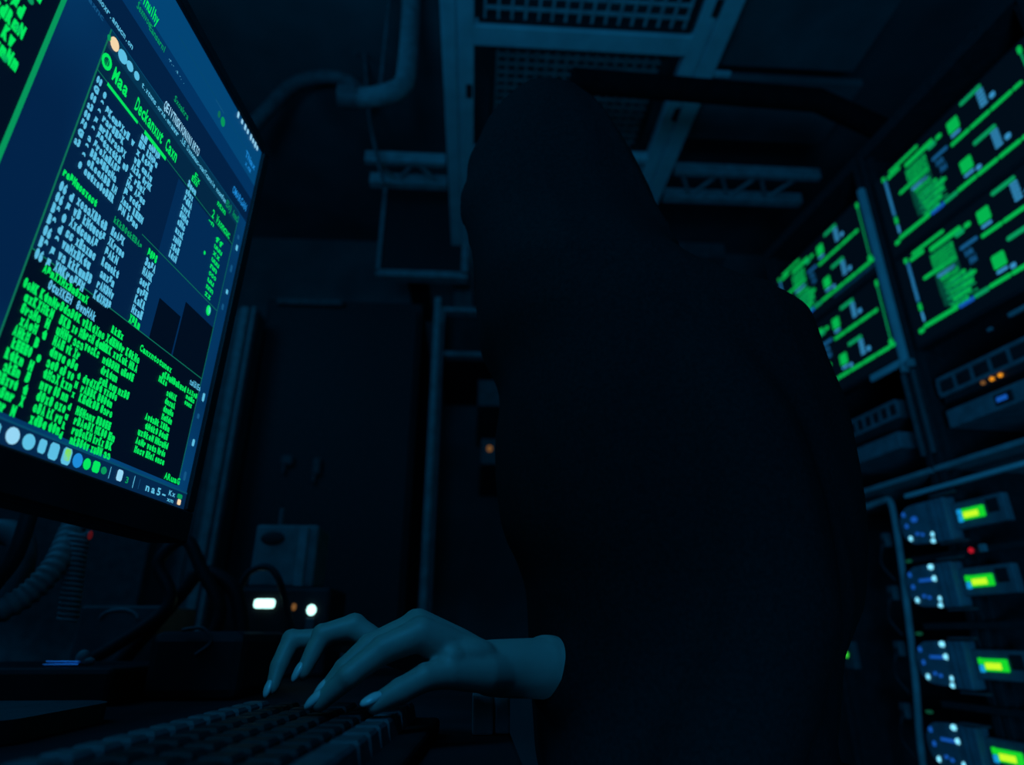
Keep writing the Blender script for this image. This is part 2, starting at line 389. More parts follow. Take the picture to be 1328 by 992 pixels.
# task bar
pan(1.778, 0, .963, 1.0, iTASK, 2); pan(1.778, 0, .962, .9655, iTASKL, 3)
for k in range(12): rbox(.535+.04*k, .983, .011, .011, iC)
disc(.500, .982, .013, .013, iWT); disc(.468, .982, .0125, .0125, iC); rbox(.440, .981, .008, .011, iC); rbox(.414, .982, .0105, .0135, iC)
rbox(.384, .982, .0105, .014, iC); rbox(.383, .979, .0075, .010, iLIME); disc(.357, .982, .012, .0125, iB); disc(.333, .982, .0095, .010, iG); rbox(.309, .981, .0095, .010, iG); disc(.287, .982, .008, .007, iGD)
rbox(.270, .982, .0008, .011, iC); rbox(.241, .980, .0085, .0105, iWT); tx('3', .222, .212, .983, .012, iGD); rbox(.196, .982, .0010, .012, iC); rbox(.178, .982, .0006, .010, iCD)
for s_, c_ in ((.148, 'n'), (.128, 'a'), (.108, '5'), (.088, '-')): tx(c_, s_+.007, s_-.007, .982, .015, iC, .03)
tx('Kx', .072, .046, .976, .011, iC); tx('xm', .074, .048, .990, .009, iC); rbox(.028, .976, .010, .005, iGD); rbox(.026, .988, .007, .006, iWARM)
obj('screen', scr, SM, t)

# ------------------------------------------------------------------ keyboard
KZ = .7815
k0 = Vector((-.205, .12, DZ)); kd = Vector((.055, 1, 0)).normalized()         # long side runs away from the camera
kc = Vector((kd.y, -kd.x, 0))                                              # towards the person
KR = Matrix((kd, -kc, Vector((0, 0, 1)))).transposed()                      # local x: along, y: towards the back row
KO = atz(303, 915, KZ)                                                      # far end of the back row
KO = Vector((KO.x, KO.y, DZ))
KM = KR.to_4x4(); KM.translation = KO
t = thing('keyboard', 'black mechanical keyboard under the typing hand', 'keyboard', KO, rot=KR)
KW, KL = .150, .46
m = MB(KM); m.box(-KL+.03, .045, -KW, .012, 0, .012, .003); obj('case', m, mat('keyboard_case', (.012, .013, .014), .7, .05), t)
KEY_LIT = mat('lit_keycap_plastic', (.055, .058, .066), .5, .2, scale=80)  # paler keycap copy; light catching the back and front rows put into colour
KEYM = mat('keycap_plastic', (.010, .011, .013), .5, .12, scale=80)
pitch = .0228
rows = [(-.006, .0205)] + [(-.030-i*pitch, .0205) for i in range(5)]
for ri, (y, kh) in enumerate(rows):
    x = .040
    wds = {0: [1]*19, 1: [1]*19, 2: [1.5]+[1]*16+[1.5], 3: [1.8, 1.2]+[1]*15+[1], 4: [2.2]+[1]*14+[2], 5: [1, 1, 1, 1, 1.25, 1.25, 1.25, 1.25, 6.2, 1.25, 1.25, 1.25, 1.25, 1.25]}[ri]
    for w in wds:
        L = w*pitch
        if x-L < -KL+.032: break
        lo, hi = .012, KZ-DZ-.001+(.0012 if ri == 0 else 0)
        a, b, e = x-L+.0012, x-.0012, .0028
        m = MB(KM)
        base = [(a, y-kh/2, lo), (b, y-kh/2, lo), (b, y+kh/2, lo), (a, y+kh/2, lo)]
        q = [(a+e*.7, y-kh/2+e*.7, hi-.002), (b-e*.7, y-kh/2+e*.7, hi-.002), (b-e*.7, y+kh/2-e*.7, hi-.002), (a+e*.7, y+kh/2-e*.7, hi-.002)]
        q2 = [(a+e*1.3, y-kh/2+e*1.3, hi), (b-e*1.3, y-kh/2+e*1.3, hi), (b-e*1.3, y+kh/2-e*1.3, hi), (a+e*1.3, y+kh/2-e*1.3, hi)]
        fs = [(3, 2, 1, 0), (8, 9, 10, 11)]
        for u in (0, 4):
            for i in range(4): fs.append((u+i, u+(i+1) % 4, u+4+(i+1) % 4, u+4+i))
        m.add(base+q+q2, fs); obj('keycap', m, KEY_LIT if ri in (0, 5) else KEYM, t)
        x -= L

# ------------------------------------------------------------------ the person
PY = .62
def srow(z, x0, x1, cy, ry, p=2.3, n=72):
    cx, rx = (x0+x1)/2, (x1-x0)/2; out = []
    for k in range(n):
        a = 2*math.pi*k/n; c, s = math.cos(a), math.sin(a)
        out.append(Vector((cx+rx*math.copysign(abs(c)**(2/p), c), cy+ry*math.copysign(abs(s)**(2/p), s), z)))
    return out
prof = [(0.550, 0.0979, 0.3593, PY, 0.1600), (0.562, 0.0976, 0.3592, PY, 0.1596), (0.574, 0.0970, 0.3590, PY, 0.1592), (0.586, 0.0961, 0.3587, PY, 0.1588), (0.598, 0.0951, 0.3584, PY, 0.1584),
        (0.610, 0.0939, 0.3580, PY, 0.1580), (0.622, 0.0927, 0.3576, PY, 0.1576), (0.634, 0.0914, 0.3571, PY, 0.1572), (0.646, 0.0898, 0.3564, PY, 0.1568), (0.658, 0.0878, 0.3553, PY, 0.1564),
        (0.670, 0.0850, 0.3533, PY, 0.1560), (0.682, 0.0810, 0.3497, PY, 0.1556), (0.694, 0.0755, 0.3435, PY, 0.1552), (0.706, 0.0686, 0.3339, PY, 0.1547), (0.718, 0.0613, 0.3210, PY, 0.1541),
        (0.730, 0.0571, 0.3074, PY, 0.1535), (0.742, 0.0556, 0.3017, PY, 0.1529), (0.754, 0.0552, 0.3032, PY, 0.1523), (0.766, 0.0548, 0.3074, PY, 0.1517), (0.778, 0.0543, 0.3116, PY, 0.1511),
        (0.790, 0.0538, 0.3155, PY, 0.1505), (0.802, 0.0533, 0.3194, PY, 0.1500), (0.814, 0.0528, 0.3242, PY, 0.1500), (0.826, 0.0524, 0.3313, PY, 0.1500), (0.838, 0.0519, 0.3400, PY, 0.1500),
        (0.850, 0.0515, 0.3482, PY, 0.1500), (0.862, 0.0510, 0.3542, PY, 0.1500), (0.874, 0.0493, 0.3581, PY, 0.1500), (0.886, 0.0448, 0.3615, PY, 0.1500), (0.898, 0.0384, 0.3650, PY, 0.1500),
        (0.910, 0.0322, 0.3679, PY, 0.1500), (0.922, 0.0276, 0.3697, PY, 0.1500), (0.934, 0.0253, 0.3708, PY, 0.1503), (0.946, 0.0239, 0.3719, PY, 0.1511), (0.958, 0.0226, 0.3728, PY, 0.1519),
        (0.970, 0.0219, 0.3730, PY, 0.1527), (0.982, 0.0217, 0.3725, PY, 0.1535), (0.994, 0.0217, 0.3720, PY, 0.1543), (1.006, 0.0219, 0.3717, PY, 0.1551), (1.018, 0.0224, 0.3711, PY, 0.1559),
        (1.030, 0.0232, 0.3690, PY, 0.1567), (1.042, 0.0243, 0.3650, PY, 0.1575), (1.054, 0.0252, 0.3607, PY, 0.1581), (1.066, 0.0257, 0.3571, PY, 0.1585), (1.078, 0.0240, 0.3547, PY, 0.1588),
        (1.090, 0.0202, 0.3532, PY, 0.1591), (1.102, 0.0147, 0.3521, PY, 0.1595), (1.114, 0.0083, 0.3510, PY, 0.1598), (1.126, 0.0028, 0.3462, PY, 0.1588), (1.138, 0.0000, 0.3294, PY, 0.1564),
        (1.150, -0.0010, 0.2971, PY, 0.1540), (1.162, -0.0021, 0.2632, PY, 0.1516), (1.174, -0.0035, 0.2408, PY, 0.1478), (1.186, -0.0050, 0.2308, PY, 0.1412), (1.198, -0.0065, 0.2264, PY, 0.1346),
        (1.210, -0.0080, 0.2228, PY, 0.1280), (1.222, -0.0096, 0.2197, PY, 0.1208), (1.234, -0.0124, 0.2173, PY, 0.1136), (1.246, -0.0165, 0.2148, PY, 0.1092), (1.258, -0.0214, 0.2116, PY, 0.1076),
        (1.270, -0.0269, 0.2083, PY, 0.1060), (1.282, -0.0301, 0.2050, PY, 0.1060), (1.294, -0.0284, 0.2013, PY, 0.1060), (1.306, -0.0238, 0.1968, PY, 0.1063), (1.318, -0.0229, 0.1923, PY, 0.1070),
        (1.330, -0.0236, 0.1880, PY, 0.1077), (1.342, -0.0209, 0.1828, PY, 0.1080), (1.354, -0.0150, 0.1768, PY, 0.1080), (1.366, -0.0101, 0.1705, PY, 0.1080), (1.378, -0.0065, 0.1642, PY, 0.1061),
        (1.390, -0.0018, 0.1569, PY, 0.1032), (1.402, 0.0045, 0.1473, PY, 0.0995), (1.414, 0.0124, 0.1372, PY, 0.0953), (1.426, 0.0209, 0.1297, PY, 0.0884), (1.438, 0.0270, 0.1261, PY, 0.0791),
        (1.450, 0.0296, 0.1243, PY, 0.0620), (1.462, 0.0305, 0.1235, PY, 0.0353), (1.466, 0.0660, 0.0980, PY, 0.0180)]
import bisect
def interp(z):
    zs = [p[0] for p in prof]; i = min(max(bisect.bisect(zs, z)-1, 0), len(prof)-2)
    a, b = prof[i], prof[i+1]; u = (z-a[0])/(b[0]-a[0]); return [a[j]+(b[j]-a[j])*u for j in range(1, 5)]
rings = []; z = .55
while z < 1.466:
    x0, x1, cy, ry = interp(z); rg = srow(z, x0, x1, cy, ry, 2.5 if z > 1.22 else 2.25)
    if 1.215 < z < 1.422:                              # the opening of the hood
        hw = .078*math.sqrt(max(0, 1-((z-1.318)/.105)**2))
        for p in rg:
            if p.x < (x0+x1)/2 and abs(p.y-cy-.035) < hw*.85: p.x = max(p.x, .075)
    rings.append(rg); z += .006
hood = MB(); hood.loft(rings)
def arm(mb, pts, rs, n=20): mb.tube(bez(pts, 8), [r for r in interp_r(rs, 8)], n)
def interp_r(rs, n): return [rs[i]+(rs[i+1]-rs[i])*k/n for i in range(len(rs)-1) for k in range(n)]+[rs[-1]]
WRI = at(644, 866, .520); FOR = at(702, 866, .532); CUF = at(712, 865, .536)
RE = Vector((.225, .705, .86)); RS = Vector((.18, .74, 1.08))
LS = Vector((.185, .520, 1.09)); LE = Vector((.225, .495, .86)); LW = Vector((.125, .475, .672))
C2 = at(768, 884, .552); C3 = at(825, 890, .588)
arm(hood, [RS, Vector((.20, .745, .98)), RE, C3, C2, CUF], [.060, .060, .056, .050, .040, .0300])
arm(hood, [LS, Vector((.215, .50, .98)), LE, (LE+LW)/2+Vector((0, 0, -.01)), LW], [.058, .06, .056, .05, .042])
cl, nr = fused(hood, .0065, 5)
for i, p in enumerate(cl.v):                            # folds of the cloth
    f = noise.noise(Vector((p.x*9, p.y*9, p.z*5)))*.006+abs(noise.noise(Vector((p.x*16+5, p.y*16, p.z*7+p.x*14))))*-.006
    w = 1 if p.z < 1.2 else .55
    if (p-CUF).length < .05: w = .3
    q = p+nr[i]*f*w
    if 1.2 < p.z < 1.5 and p.y < PY:                    # seam running down the side of the hood
        sx = .095+.10*((1.47-p.z)/.25); d = abs(p.x-sx)
        if d < .012: q = q+nr[i]*.004*(1-d/.012)
    cl.v[i] = q
# --- body: head, neck, trunk, legs and arms as one surface
bd = MB()
HC = Vector((.086, PY+.010, 1.338))
bd.ell(HC, (.066, .066, .092), u=28, v=18)
bd.ell(HC+Vector((-0.022, 0, -.045)), (.058, .056, .070)); bd.ell(HC+Vector((-0.052, 0, -.092)), (.020, .022, .018))
bd.tube([HC+Vector((-0.066, 0, .020)), HC+Vector((-0.078, 0, -.005)), HC+Vector((-0.092, 0, -.030)), HC+Vector((-0.074, 0, -.040))], [.007, .009, .012, .008])
bd.ell(HC+Vector((-0.068, 0, -.066)), (.010, .022, .009)); bd.ell(HC+Vector((-0.064, 0, .026)), (.012, .045, .010))
for s in (-1, 1):
    bd.ell(HC+Vector((.006, s*.072, -.012)), (.020, .008, .030)); bd.ell(HC+Vector((-.060, s*.034, -.032)), (.022, .020, .018))
bd.tube([HC+Vector((.0, 0, -.05)), Vector((.105, PY, 1.19)), Vector((.13, PY, 1.12))], [.052, .050, .065], 20)
tr_ = []; z = .56
while z < 1.20:
    x0, x1, cy, ry = interp(z); k = .030
    tr_.append(srow(z, x0+k+.012, x1-k, cy, max(.03, ry-k-.012), 2.1)); z += .02
bd.loft(tr_)
arm(bd, [RS, Vector((.20, .745, .98)), RE, C3], [.046, .044, .038, .030])
arm(bd, [LS, Vector((.21, .505, .98)), LE, (LE+LW)/2, LW], [.05, .048, .042, .034, .026])
for s in (-1, 1):
    y = PY+s*.10
    bd.tube(bez([(.22, y, .60), (.0, y+s*.03, .605), (-.20, y+s*.05, .58), (-.23, y+s*.05, .50), (-.20, y+s*.05, .28), (-.17, y+s*.05, .08)], 6), interp_r([.082, .078, .062, .056, .050, .036], 6), 18)
body, _ = fused(bd, .006, 3)

# --- right hand: joints where the photograph shows them, fingertips on the keys
def P(px, py, Y): return at(px, py, Y)
tipz = KZ+.0068
TH_ = [P(628, 872, .500), P(583, 871, .486), P(552, 878, .478), P(519, 896, .470), atz(486, 914, tipz)]
it = atz(415, 911, tipz)
IN_ = [P(545, 822, .486), P(497, 842, .480), P(452, 877, .472), it]
MI_ = [P(541, 812, .502), P(479, 838, .497), P(447, 868, .491), P(424, 894, .488)]
RI_ = [P(508, 846, .520), P(459, 813, .520), P(418, 823, .515), P(393, 872, .505)]
PI_ = [P(520, 846, .534), P(440, 829, .536), P(378, 829, .530), P(362, 864, .520), P(353, 893, .512)]
hb = MB()
def finger(pts, rs):
    pp = [pts[i].lerp(pts[i+1], k/7) for i in range(len(pts)-1) for k in range(7)]+[pts[-1]]
    for _ in range(3): pp = [pp[0]]+[(pp[i-1]+pp[i]*2+pp[i+1])/4 for i in range(1, len(pp)-1)]+[pp[-1]]
    hb.tube(pp, interp_r(rs, 7), 16); hb.ell(pts[-1], (rs[-1],)*3, u=14, v=10)
    for q, r in zip(pts[1:-1], rs[1:-1]): hb.ell(q, (r*1.07,)*3, u=14, v=10)
finger(TH_, [.013, .0110, .0092, .0084, .0062])
finger(IN_, [.0118, .0098, .0082, .0062])
finger(MI_, [.0112, .0088, .0080, .0062])
finger(RI_, [.0086, .0098, .0080, .0056])
finger(PI_, [.0100, .0086, .0075, .0068, .0048])
for q, r, w in ((IN_[0], .0125, .0150), (MI_[0], .0128, .0160), (RI_[0], .0100, .0150), (PI_[0], .0105, .0140)):
    hb.tube([q, q.lerp(WRI, .5)+Vector((0, 0, -.002)), WRI-(q-WRI)*.22+Vector((0, 0, -.001))], [r, w, .0135], 16); hb.ell(q, (r,)*3)
hb.ell(MI_[0]+Vector((.004, 0, .001)), (.010, .010, .010))
hb.tube([TH_[1], TH_[0], WRI+Vector((.012, .002, -.003))], [.0115, .0145, .0150], 16)
hb.ell(P(592, 848, .505), (.030, .022, .014))
hb.tube(bez([WRI+Vector((-.012, 0, .001)), WRI, FOR, CUF, C2, C3], 6), interp_r([.0185, .0203, .0222, .0236, .027, .032], 6), 24)
hb.tube([P(542, 808, .496), P(572, 818, .496), P(610, 834, .503)], [.0085, .0065, .004], 12); hb.ell(P(586, 852, .486), (.010, .008, .009))
hand, hn = fused(hb, .0016, 9)
k = len(body.v); body.add(hand.v, hand.f, 0, True, raw=True)
# left hand, resting on the thigh below the desk
lh = MB(); d = Vector((-1, .12, -.25)).normalized(); s_ = Vector((.1, 1, 0)).normalized()
lh.tube([LW+Vector((.05, 0, .03)), LW, LW+d*.03, LW+d*.085], [.025, .023, .028, .030], 18)
for i in range(4):
    a = LW+d*.085+s_*(i-1.5)*.017; L = (.062, .074, .080, .070)[i]
    lh.tube([a, a+d*L*.5+Vector((0, 0, .004)), a+d*L*.8+Vector((0, 0, -.004)), a+d*L+Vector((0, 0, -.012))], [.010, .009, .008, .006], 12)
lh.tube([LW+d*.03+s_*.02, LW+d*.06+s_*.045, LW+d*.10+s_*.052], [.013, .011, .007], 12)
lhf, _ = fused(lh, .003, 2); body.add(lhf.v, lhf.f, 0, True, raw=True)
person = tag(obj('person', body, SKIN), 'person in a black hooded top seated in profile, hood up, typing with one hand', 'person')
person_M = Matrix.Translation(person.location); ROOT[person.name] = person_M
obj('hooded_top', cl, CLOTH, person, 'black hooded sweatshirt with the hood raised')
# trousers over the legs
tr = MB()
tr.loft([srow(z, a, b, PY, ry) for z, a, b, ry in ((.51, .10, .37, .17), (.58, .085, .385, .185), (.66, .09, .375, .178), (.72, .10, .36, .17))])
for s in (-1, 1):
    y = PY+s*.10
    tr.tube(bez([(.24, y, .60), (.0, y+s*.03, .605), (-.20, y+s*.05, .585), (-.24, y+s*.05, .50), (-.205, y+s*.05, .28), (-.17, y+s*.05, .09)], 6), interp_r([.094, .089, .072, .068, .064, .058], 6), 20)
tw, _ = fused(tr, .008, 4); obj('trousers', tw, TROU, person)
for s in (-1, 1):
    y = PY+s*.15; sh = MB()
    sh.loft([[Vector((x, y+ry*math.cos(2*math.pi*k/20), max(.002, zc+rz*math.sin(2*math.pi*k/20)))) for k in range(20)] for x, ry, rz, zc in ((-.36, .02, .02, .025), (-.33, .042, .035, .03), (-.26, .048, .05, .04), (-.19, .042, .075, .055), (-.13, .04, .07, .055), (-.10, .02, .04, .04))])
    obj('shoe', sh, BLACK, person)
hr = MB(); hr.ell(HC+Vector((.012, 0, .010)), (.066, .069, .090)); obj('hair', hr, HAIR, person)
for s in (-1, 1):
    ec = HC+Vector((-.0535, s*.029, .004)); ey = obj('eye', MB().ell(ec, (.0085, .0125, .0062), u=14, v=10), EYE, person)
    obj('iris', MB().ell(ec+Vector((-.0066, 0, -.0005)), (.0024, .0046, .0046), u=12, v=8), BLACK, ey)
    obj('eyebrow', MB().tube(bez([HC+Vector((-.064, s*.012, .022)), HC+Vector((-.064, s*.030, .028)), HC+Vector((-.052, s*.046, .022))], 5), .0038, 8), HAIR, person)
mo = MB()
for dz, r in ((.0035, .0042), (-.0035, .0050)): mo.tube(bez([HC+Vector((-.058, -.021, -.062)), HC+Vector((-.072, -.010, -.0605+dz)), HC+Vector((-.0735, 0, -.062+dz)), HC+Vector((-.072, .010, -.0605+dz)), HC+Vector((-.058, .021, -.062))], 5), [.002]+[r]*19+[.002], 10)
obj('lips', mo, LIP, person)
# fingernails
def nail(pts, r, side):
    ax = (pts[-1]-pts[-2]).normalized(); up = Vector(side); up = (up-ax*up.dot(ax)).normalized(); b = ax.cross(up)
    Q = Matrix((ax, b, up)).transposed(); c = pts[-1]+ax*r*.10+up*r*.60
    nb = MB(); nb.ell(c, (r*1.35, r*.80, r*.50), Q=Q, u=18, v=12); obj('fingernail', nb, NAIL, person, 'pale glossy fingernail')
nail(TH_, .0066, (-.55, -.45, .8)); nail(IN_, .0068, (-.6, -.35, .75)); nail(MI_, .0060, (-.6, -.2, .75)); nail(RI_, .0060, (-.9, -.45, .25)); nail(PI_, .0052, (-.8, -.6, .2))

# chair
t = thing('swivel_stool', 'black swivel stool the hooded person sits on, mostly hidden', 'stool', (.24, PY, 0))
obj('seat', MB().box(.0, .46, PY-.23, PY+.23, .43, .503, .02), BLACK, t)
obj('gas_column', MB().tube([(.24, PY, .09), (.24, PY, .45)], .028, 16), BLACKM, t)
for k in range(5):
    a = 2*math.pi*k/5+.3; c_, s2 = math.cos(a), math.sin(a)
    leg = obj('leg', MB().tube([(.24, PY, .11), (.24+.28*c_, PY+.28*s2, .075)], [.026, .018], 10), BLACKM, t)
    obj('caster', MB().ell((.24+.28*c_, PY+.28*s2, .03), (.03, .03, .03)), BLACK, leg)

# ------------------------------------------------------------------ racks on the right
rd = Vector((-.091, 1, 0)).normalized(); rn = Vector((rd.y, -rd.x, 0)); P0 = Vector((1.1, 1.4, 0))
RR = Matrix((-rd, rn, Vector((0, 0, 1)))).transposed()
RM = RR.to_4x4(); RM.translation = P0                    # local x = towards the camera along the rack, y = into the rack
def rw(x, y, z): return RM @ Vector((x, y, z))
def rack(x0, x1, label):
    t = thing('server_rack', label, 'rack', rw((x0+x1)/2, .3, 0), 'black server racks', rot=RR)
    m = MB(RM)
    m.box(x0, x0+.018, .0, .62, 0, 2.145, .002).box(x1-.018, x1, .0, .62, 0, 2.145, .002).box(x0+.018, x1-.018, .0, .62, 2.11, 2.145, .002)
    m.box(x0+.018, x1-.018, .0, .62, .0, .06, .002).box(x0+.018, x1-.018, .60, .62, .06, 2.11)
    obj('cabinet', m, BLACKM, t)
    for z, zz in ((1.191, 1.203),):
        obj('shelf_edge', MB(RM).box(x0+.002, x1-.002, -.012, .40, z, zz, .002), ALUD, t, 'pale metal shelf edge')
    for xa in (x0+.018, x1-.034):
        obj('mounting_rail', MB(RM).box(xa, xa+.016, .012, .03, .06, 2.11, .001), BLACKM, t)
    return t
far = rack(-.52, -.004, 'farther black server rack, partly behind the hooded shoulder')
near = rack(.004, .54, 'nearer black server rack at the right, with the four drive units')
# tall pale edge strip between the two upper bays
t = thing('metal_strip', 'slim pale upright strip between the two pairs of rack screens', 'strip', rw(0, 0, 1.47), rot=RR)
obj('upright', MB(RM).box(-.009, .009, -.016, -.001, 1.475, 2.02, .002), ALU, t)
obj('end_block', MB(RM).box(-.012, .0, -.018, -.001, 1.452, 1.474, .002), ALUD, t)
obj('end_block', MB(RM).box(.008, .024, -.018, -.001, 1.458, 1.478, .002), ALUD, t)
t = thing('metal_channel', 'thin dark double upright between the two pairs of rack vents', 'strip', rw(0, 0, 1.235), rot=RR)
for xa in (-.024, .008): obj('upright', MB(RM).box(xa, xa+.010, -.010, -.001, 1.235, 1.452, .002), GREYD, t)

# one rack screen with its picture; local x measured from the picture's left corner
SCR_R = glow('rack_screen_black', lin(1, 7, 16))
RS_M = [SCR_R, G_SOFT, C_SOFT, C_DIM, G_DIM, LED_B, glow('rack_screen_shade', lin(2, 66, 50))]
def rack_screen(x, z, label):                            # x: local x of the picture's corner, z: its top
    root = thing('rack_monitor', label, 'monitor', rw(x+.2, 0, z-.245), 'rack screens of green code', rot=RR)
    T = RM @ Matrix.Translation((x, 0, z))
    m = MB(T); x0, x1, z0, z1 = -.040, .452, -.238, .0205; b = .009
    m.box(x0, x1, -.004, .03, z0, z1, .003); obj('housing', m, BLACK, root)
    m = MB(T); m.rect(x0+b, x1-b, z0+b, z1-b, -.0046, 0)
    y = -.0056
    def bar(u0, u1, za, zb, c):
        e = min((zb-za)*.35, .003); m.add([(u0, y, za+e), (u0+e, y, za), (u1-e, y, za), (u1, y, za+e), (u1, y, zb-e), (u1-e, y, zb), (u0+e, y, zb), (u0, y, zb-e)], [tuple(range(8))], c)
    def tb(s, u0, u1, za, zb, c): text(m, s, u0, za, zb-za, u1-u0, y-.0006, c, .06)
    bar(-.006, .006, -.008, .006, 1); bar(-.001, .009, -.125, -.009, 3)
    for i in range(9): bar(.0, .008, -.022-i*.012, -.014-i*.012, 2)
    bar(.0, .010, -.150, -.128, 1); bar(.002, .009, -.180, -.152, 2)
    bar(.012, .060, -.014, -.003, 1); bar(.022, .127, -.001, .008, 1)
    bar(.075, .170, -.026, -.012, 1)
    bar(.070, .140, -.150, -.030, 6); bar(.072, .134, -.176, -.150, 6)
    for i in range(7): tb(word(9), .072, .140, -.040-i*.0075, -.034-i*.0075, 1)
    bar(.036, .137, -.082, -.072, 1)
    bar(.075, .128, -.100, -.090, 2); tb(word(7), .082, .135, -.112, -.102, 1)
    for i in range(4):
        bar(.085+.004*i, .150+.012*((i*2) % 3), -.126-i*.016, -.117-i*.016, 1)
        tb(word(10), .085, .165, -.133-i*.016, -.127-i*.016, 4)
    tb(word(6), .09, .14, -.19, -.18, 1)
    bar(.150, .176, -.036, -.022, 4); bar(.178, .196, -.030, -.018, 1)
    bar(.152, .201, -.072, -.062, 3); tb(word(6), .160, .182, -.094, -.076, 3); tb(word(6), .165, .185, -.116, -.098, 3)
    for zz in (0, -.118):                                # the two bars with their little blocks
        L = .40 if zz == 0 else .43
        u = .209
        if zz: u = .190
        while u < L: bar(u, min(u+.055, L), zz-.078, zz-.068, 1); u += .056
        bar(.214, .246, zz-.046, zz-.012, 1); bar(.216, .244, zz-.058, zz-.050, 2)
        bar(.260, .320, zz-.003, zz+.008, 4)
        for i in range(5): bar(.302, .322, zz-.050+i*.0095, zz-.0435+i*.0095, 2)
        bar(.328, .342, zz-.050, zz-.036, 2)
    bar(.248, .262, -.182, -.170, 2)
    bar(.0, .105, -.198, -.187, 1); bar(-.018, .0, -.204, -.192, 1); bar(.107, .150, -.200, -.188, 5); bar(.150, .190, -.198, -.187, 4)
    bar(.412, .422, -.012, .008, 1); bar(.416, .418, -.170, -.012, 4); bar(.409, .424, -.190, -.172, 1)
    obj('screen', m, RS_M, root)
    return root
s0 = rack_screen(.080, 1.990, 'upper screen of the nearer rack, green code on black at the right edge')
for x, z, lb in ((.080, 1.730, 'lower screen of the nearer rack, green code, above the orange lamps'),
                 (-.448, 1.990, 'upper screen of the farther rack, green code beside the hooded shoulder'),
                 (-.448, 1.730, 'lower screen of the farther rack, half cut off by the hooded shoulder')):
    dup(s0, rw(x+.2, 0, z-.245), lb)
m = MB(RM).box(-.200, -.020, -.010, -.004, 1.7765, 1.786, .002)
tag(obj('shelf_lip', m, GREY), 'narrow blue-grey lip between the two screens of the farther rack', 'strip')
m = MB(RM).box(-.130, -.013, -.010, -.001, 1.474, 1.493, .003)
tag(obj('name_plate', m, ALU), 'blank pale plate under the lower screen of the farther rack', 'plate')
t = thing('pull_bar', 'short pale grip with a small catch under the lower screen of the nearer rack', 'grip', rw(.30, 0, 1.45), rot=RR)
obj('grip', MB(RM).box(.292, .36, -.010, -.001, 1.452, 1.462, .002), GREY, t); obj('catch', MB(RM).box(.236, .248, -.008, -.001, 1.446, 1.454, .002), GREY, t)

def vent_unit(x0, x1, label):
    t = thing('network_switch', label, 'network device', rw((x0+x1)/2, 0, 1.352), 'slotted rack devices', rot=RR)
    m = MB(RM); z0, z1 = 1.354, 1.402
    m.box(x0, x1, .004, .25, z0, z1, .002); cs = obj('case', m, GREYD, t)
    m = MB(RM); m.box(x0, x1, -.004, .004, z0, z0+.009, .001).box(x0, x1, -.004, .004, z1-.009, z1, .001)
    n = 9; w = (x1-x0)/n
    for i in range(n+1): m.box(x0+i*w-.003, x0+i*w+.003, -.003, .004, z0+.009, z1-.009)
    obj('slotted_face', m, PANELG, cs)
    m = MB(RM)
    for i in range(n): m.box(x0+i*w+.005, x0+(i+1)*w-.005, -.0005, .0035, z0+.012, z1-.012)
    obj('port', m, BLACK, cs)
    return t
vent_unit(.070, .50, 'slotted switch in the nearer rack, above three orange lamps')
vent_unit(-.36, -.070, 'faint slotted switch in the farther rack, right beside the black sleeve')
def lamp_panel(x0, x1, label, lamps):
    t = thing('control_panel', label, 'control panel', rw((x0+x1)/2, 0, 1.276), 'blue-grey rack panels', rot=RR)
    m = MB(RM); m.box(x0, x1, -.003, .20, 1.277, 1.320, .003); cs = obj('case', m, PANELG, t)
    for xx, zz, r, mt in lamps:
        if mt is LED_BC or mt is LED_B:
            obj('socket', MB(RM).box(xx-.022, xx+.022, -.006, -.002, zz-.012, zz+.012, .002), BLACK, cs)
            obj('indicator', MB(RM).box(xx-.015, xx+.010, -.008, -.005, zz-.005, zz+.005, .001), mt, cs)
        else:
            pass
    return t
lamp_panel(.072, .50, 'blue-grey panel with one small blue lamp, below the orange lamps', [(.224, 1.297, .005, LED_B)])
lamp_panel(-.36, -.085, 'dim blue-grey panel in the farther rack beside the black sleeve', [])
t = thing('lamp_strip', 'thin black strip with three small orange lamps in the nearer rack', 'indicator lights', rw(.20, 0, 1.338), rot=RR)
obj('strip', MB(RM).box(.072, .50, .002, .03, 1.338, 1.352, .001), BLACK, t)
for xx, mt in ((.185, LED_OD), (.208, LED_O), (.229, LED_O)): obj('lamp', MB(RM).ell((xx, -.001, 1.347), (.0052, .004, .0045), u=12, v=8), mt, t)
# shelf edge above the drive units, and the bent hose
m = MB(RM).box(-.10, .53, -.016, -.001, 1.148, 1.158, .002)
tag(obj('shelf_bar', m, ALU), 'lower of the two long pale bars above the drive units', 'bar')
hose = bez([rw(-.255, -.014, 1.153), rw(-.175, -.014, 1.157), rw(-.152, -.014, 1.150), rw(-.150, -.014, 1.10), rw(-.158, -.016, 1.0), rw(-.176, -.016, .87), rw(-.200, -.016, .72), rw(-.232, -.016, .56), rw(-.25, -.016, .3)], 6)
tag(obj('hose', MB().tube(hose, .0078, 12), ALUD), 'pale hose bending down beside the column of drive units', 'hose')
# clutter of connectors left of the hose
for i, (x, z, w) in enumerate(((-.20, 1.06, .02), (-.215, .93, .026), (-.235, .80, .024), (-.26, .66, .024))):
    t = thing('cable_plug', ('topmost', 'second', 'third', 'lowest')[i]+' small grey plug in the row left of the pale hose', 'plug', rw(x, 0, z-.02), 'plugs left of the hose', rot=RR)
    obj('plug_body', MB(RM).box(x-w/2, x+w/2, -.02, .0, z-.018, z+.018, .005), GREYD, t)
    obj('lead', MB().tube(bez([rw(x, -.018, z), rw(x+.01, -.035, z-.02), rw(x-.01, -.03, z-.06), rw(x, -.01, z-.10)], 5), .004, 8), BLACK, t)

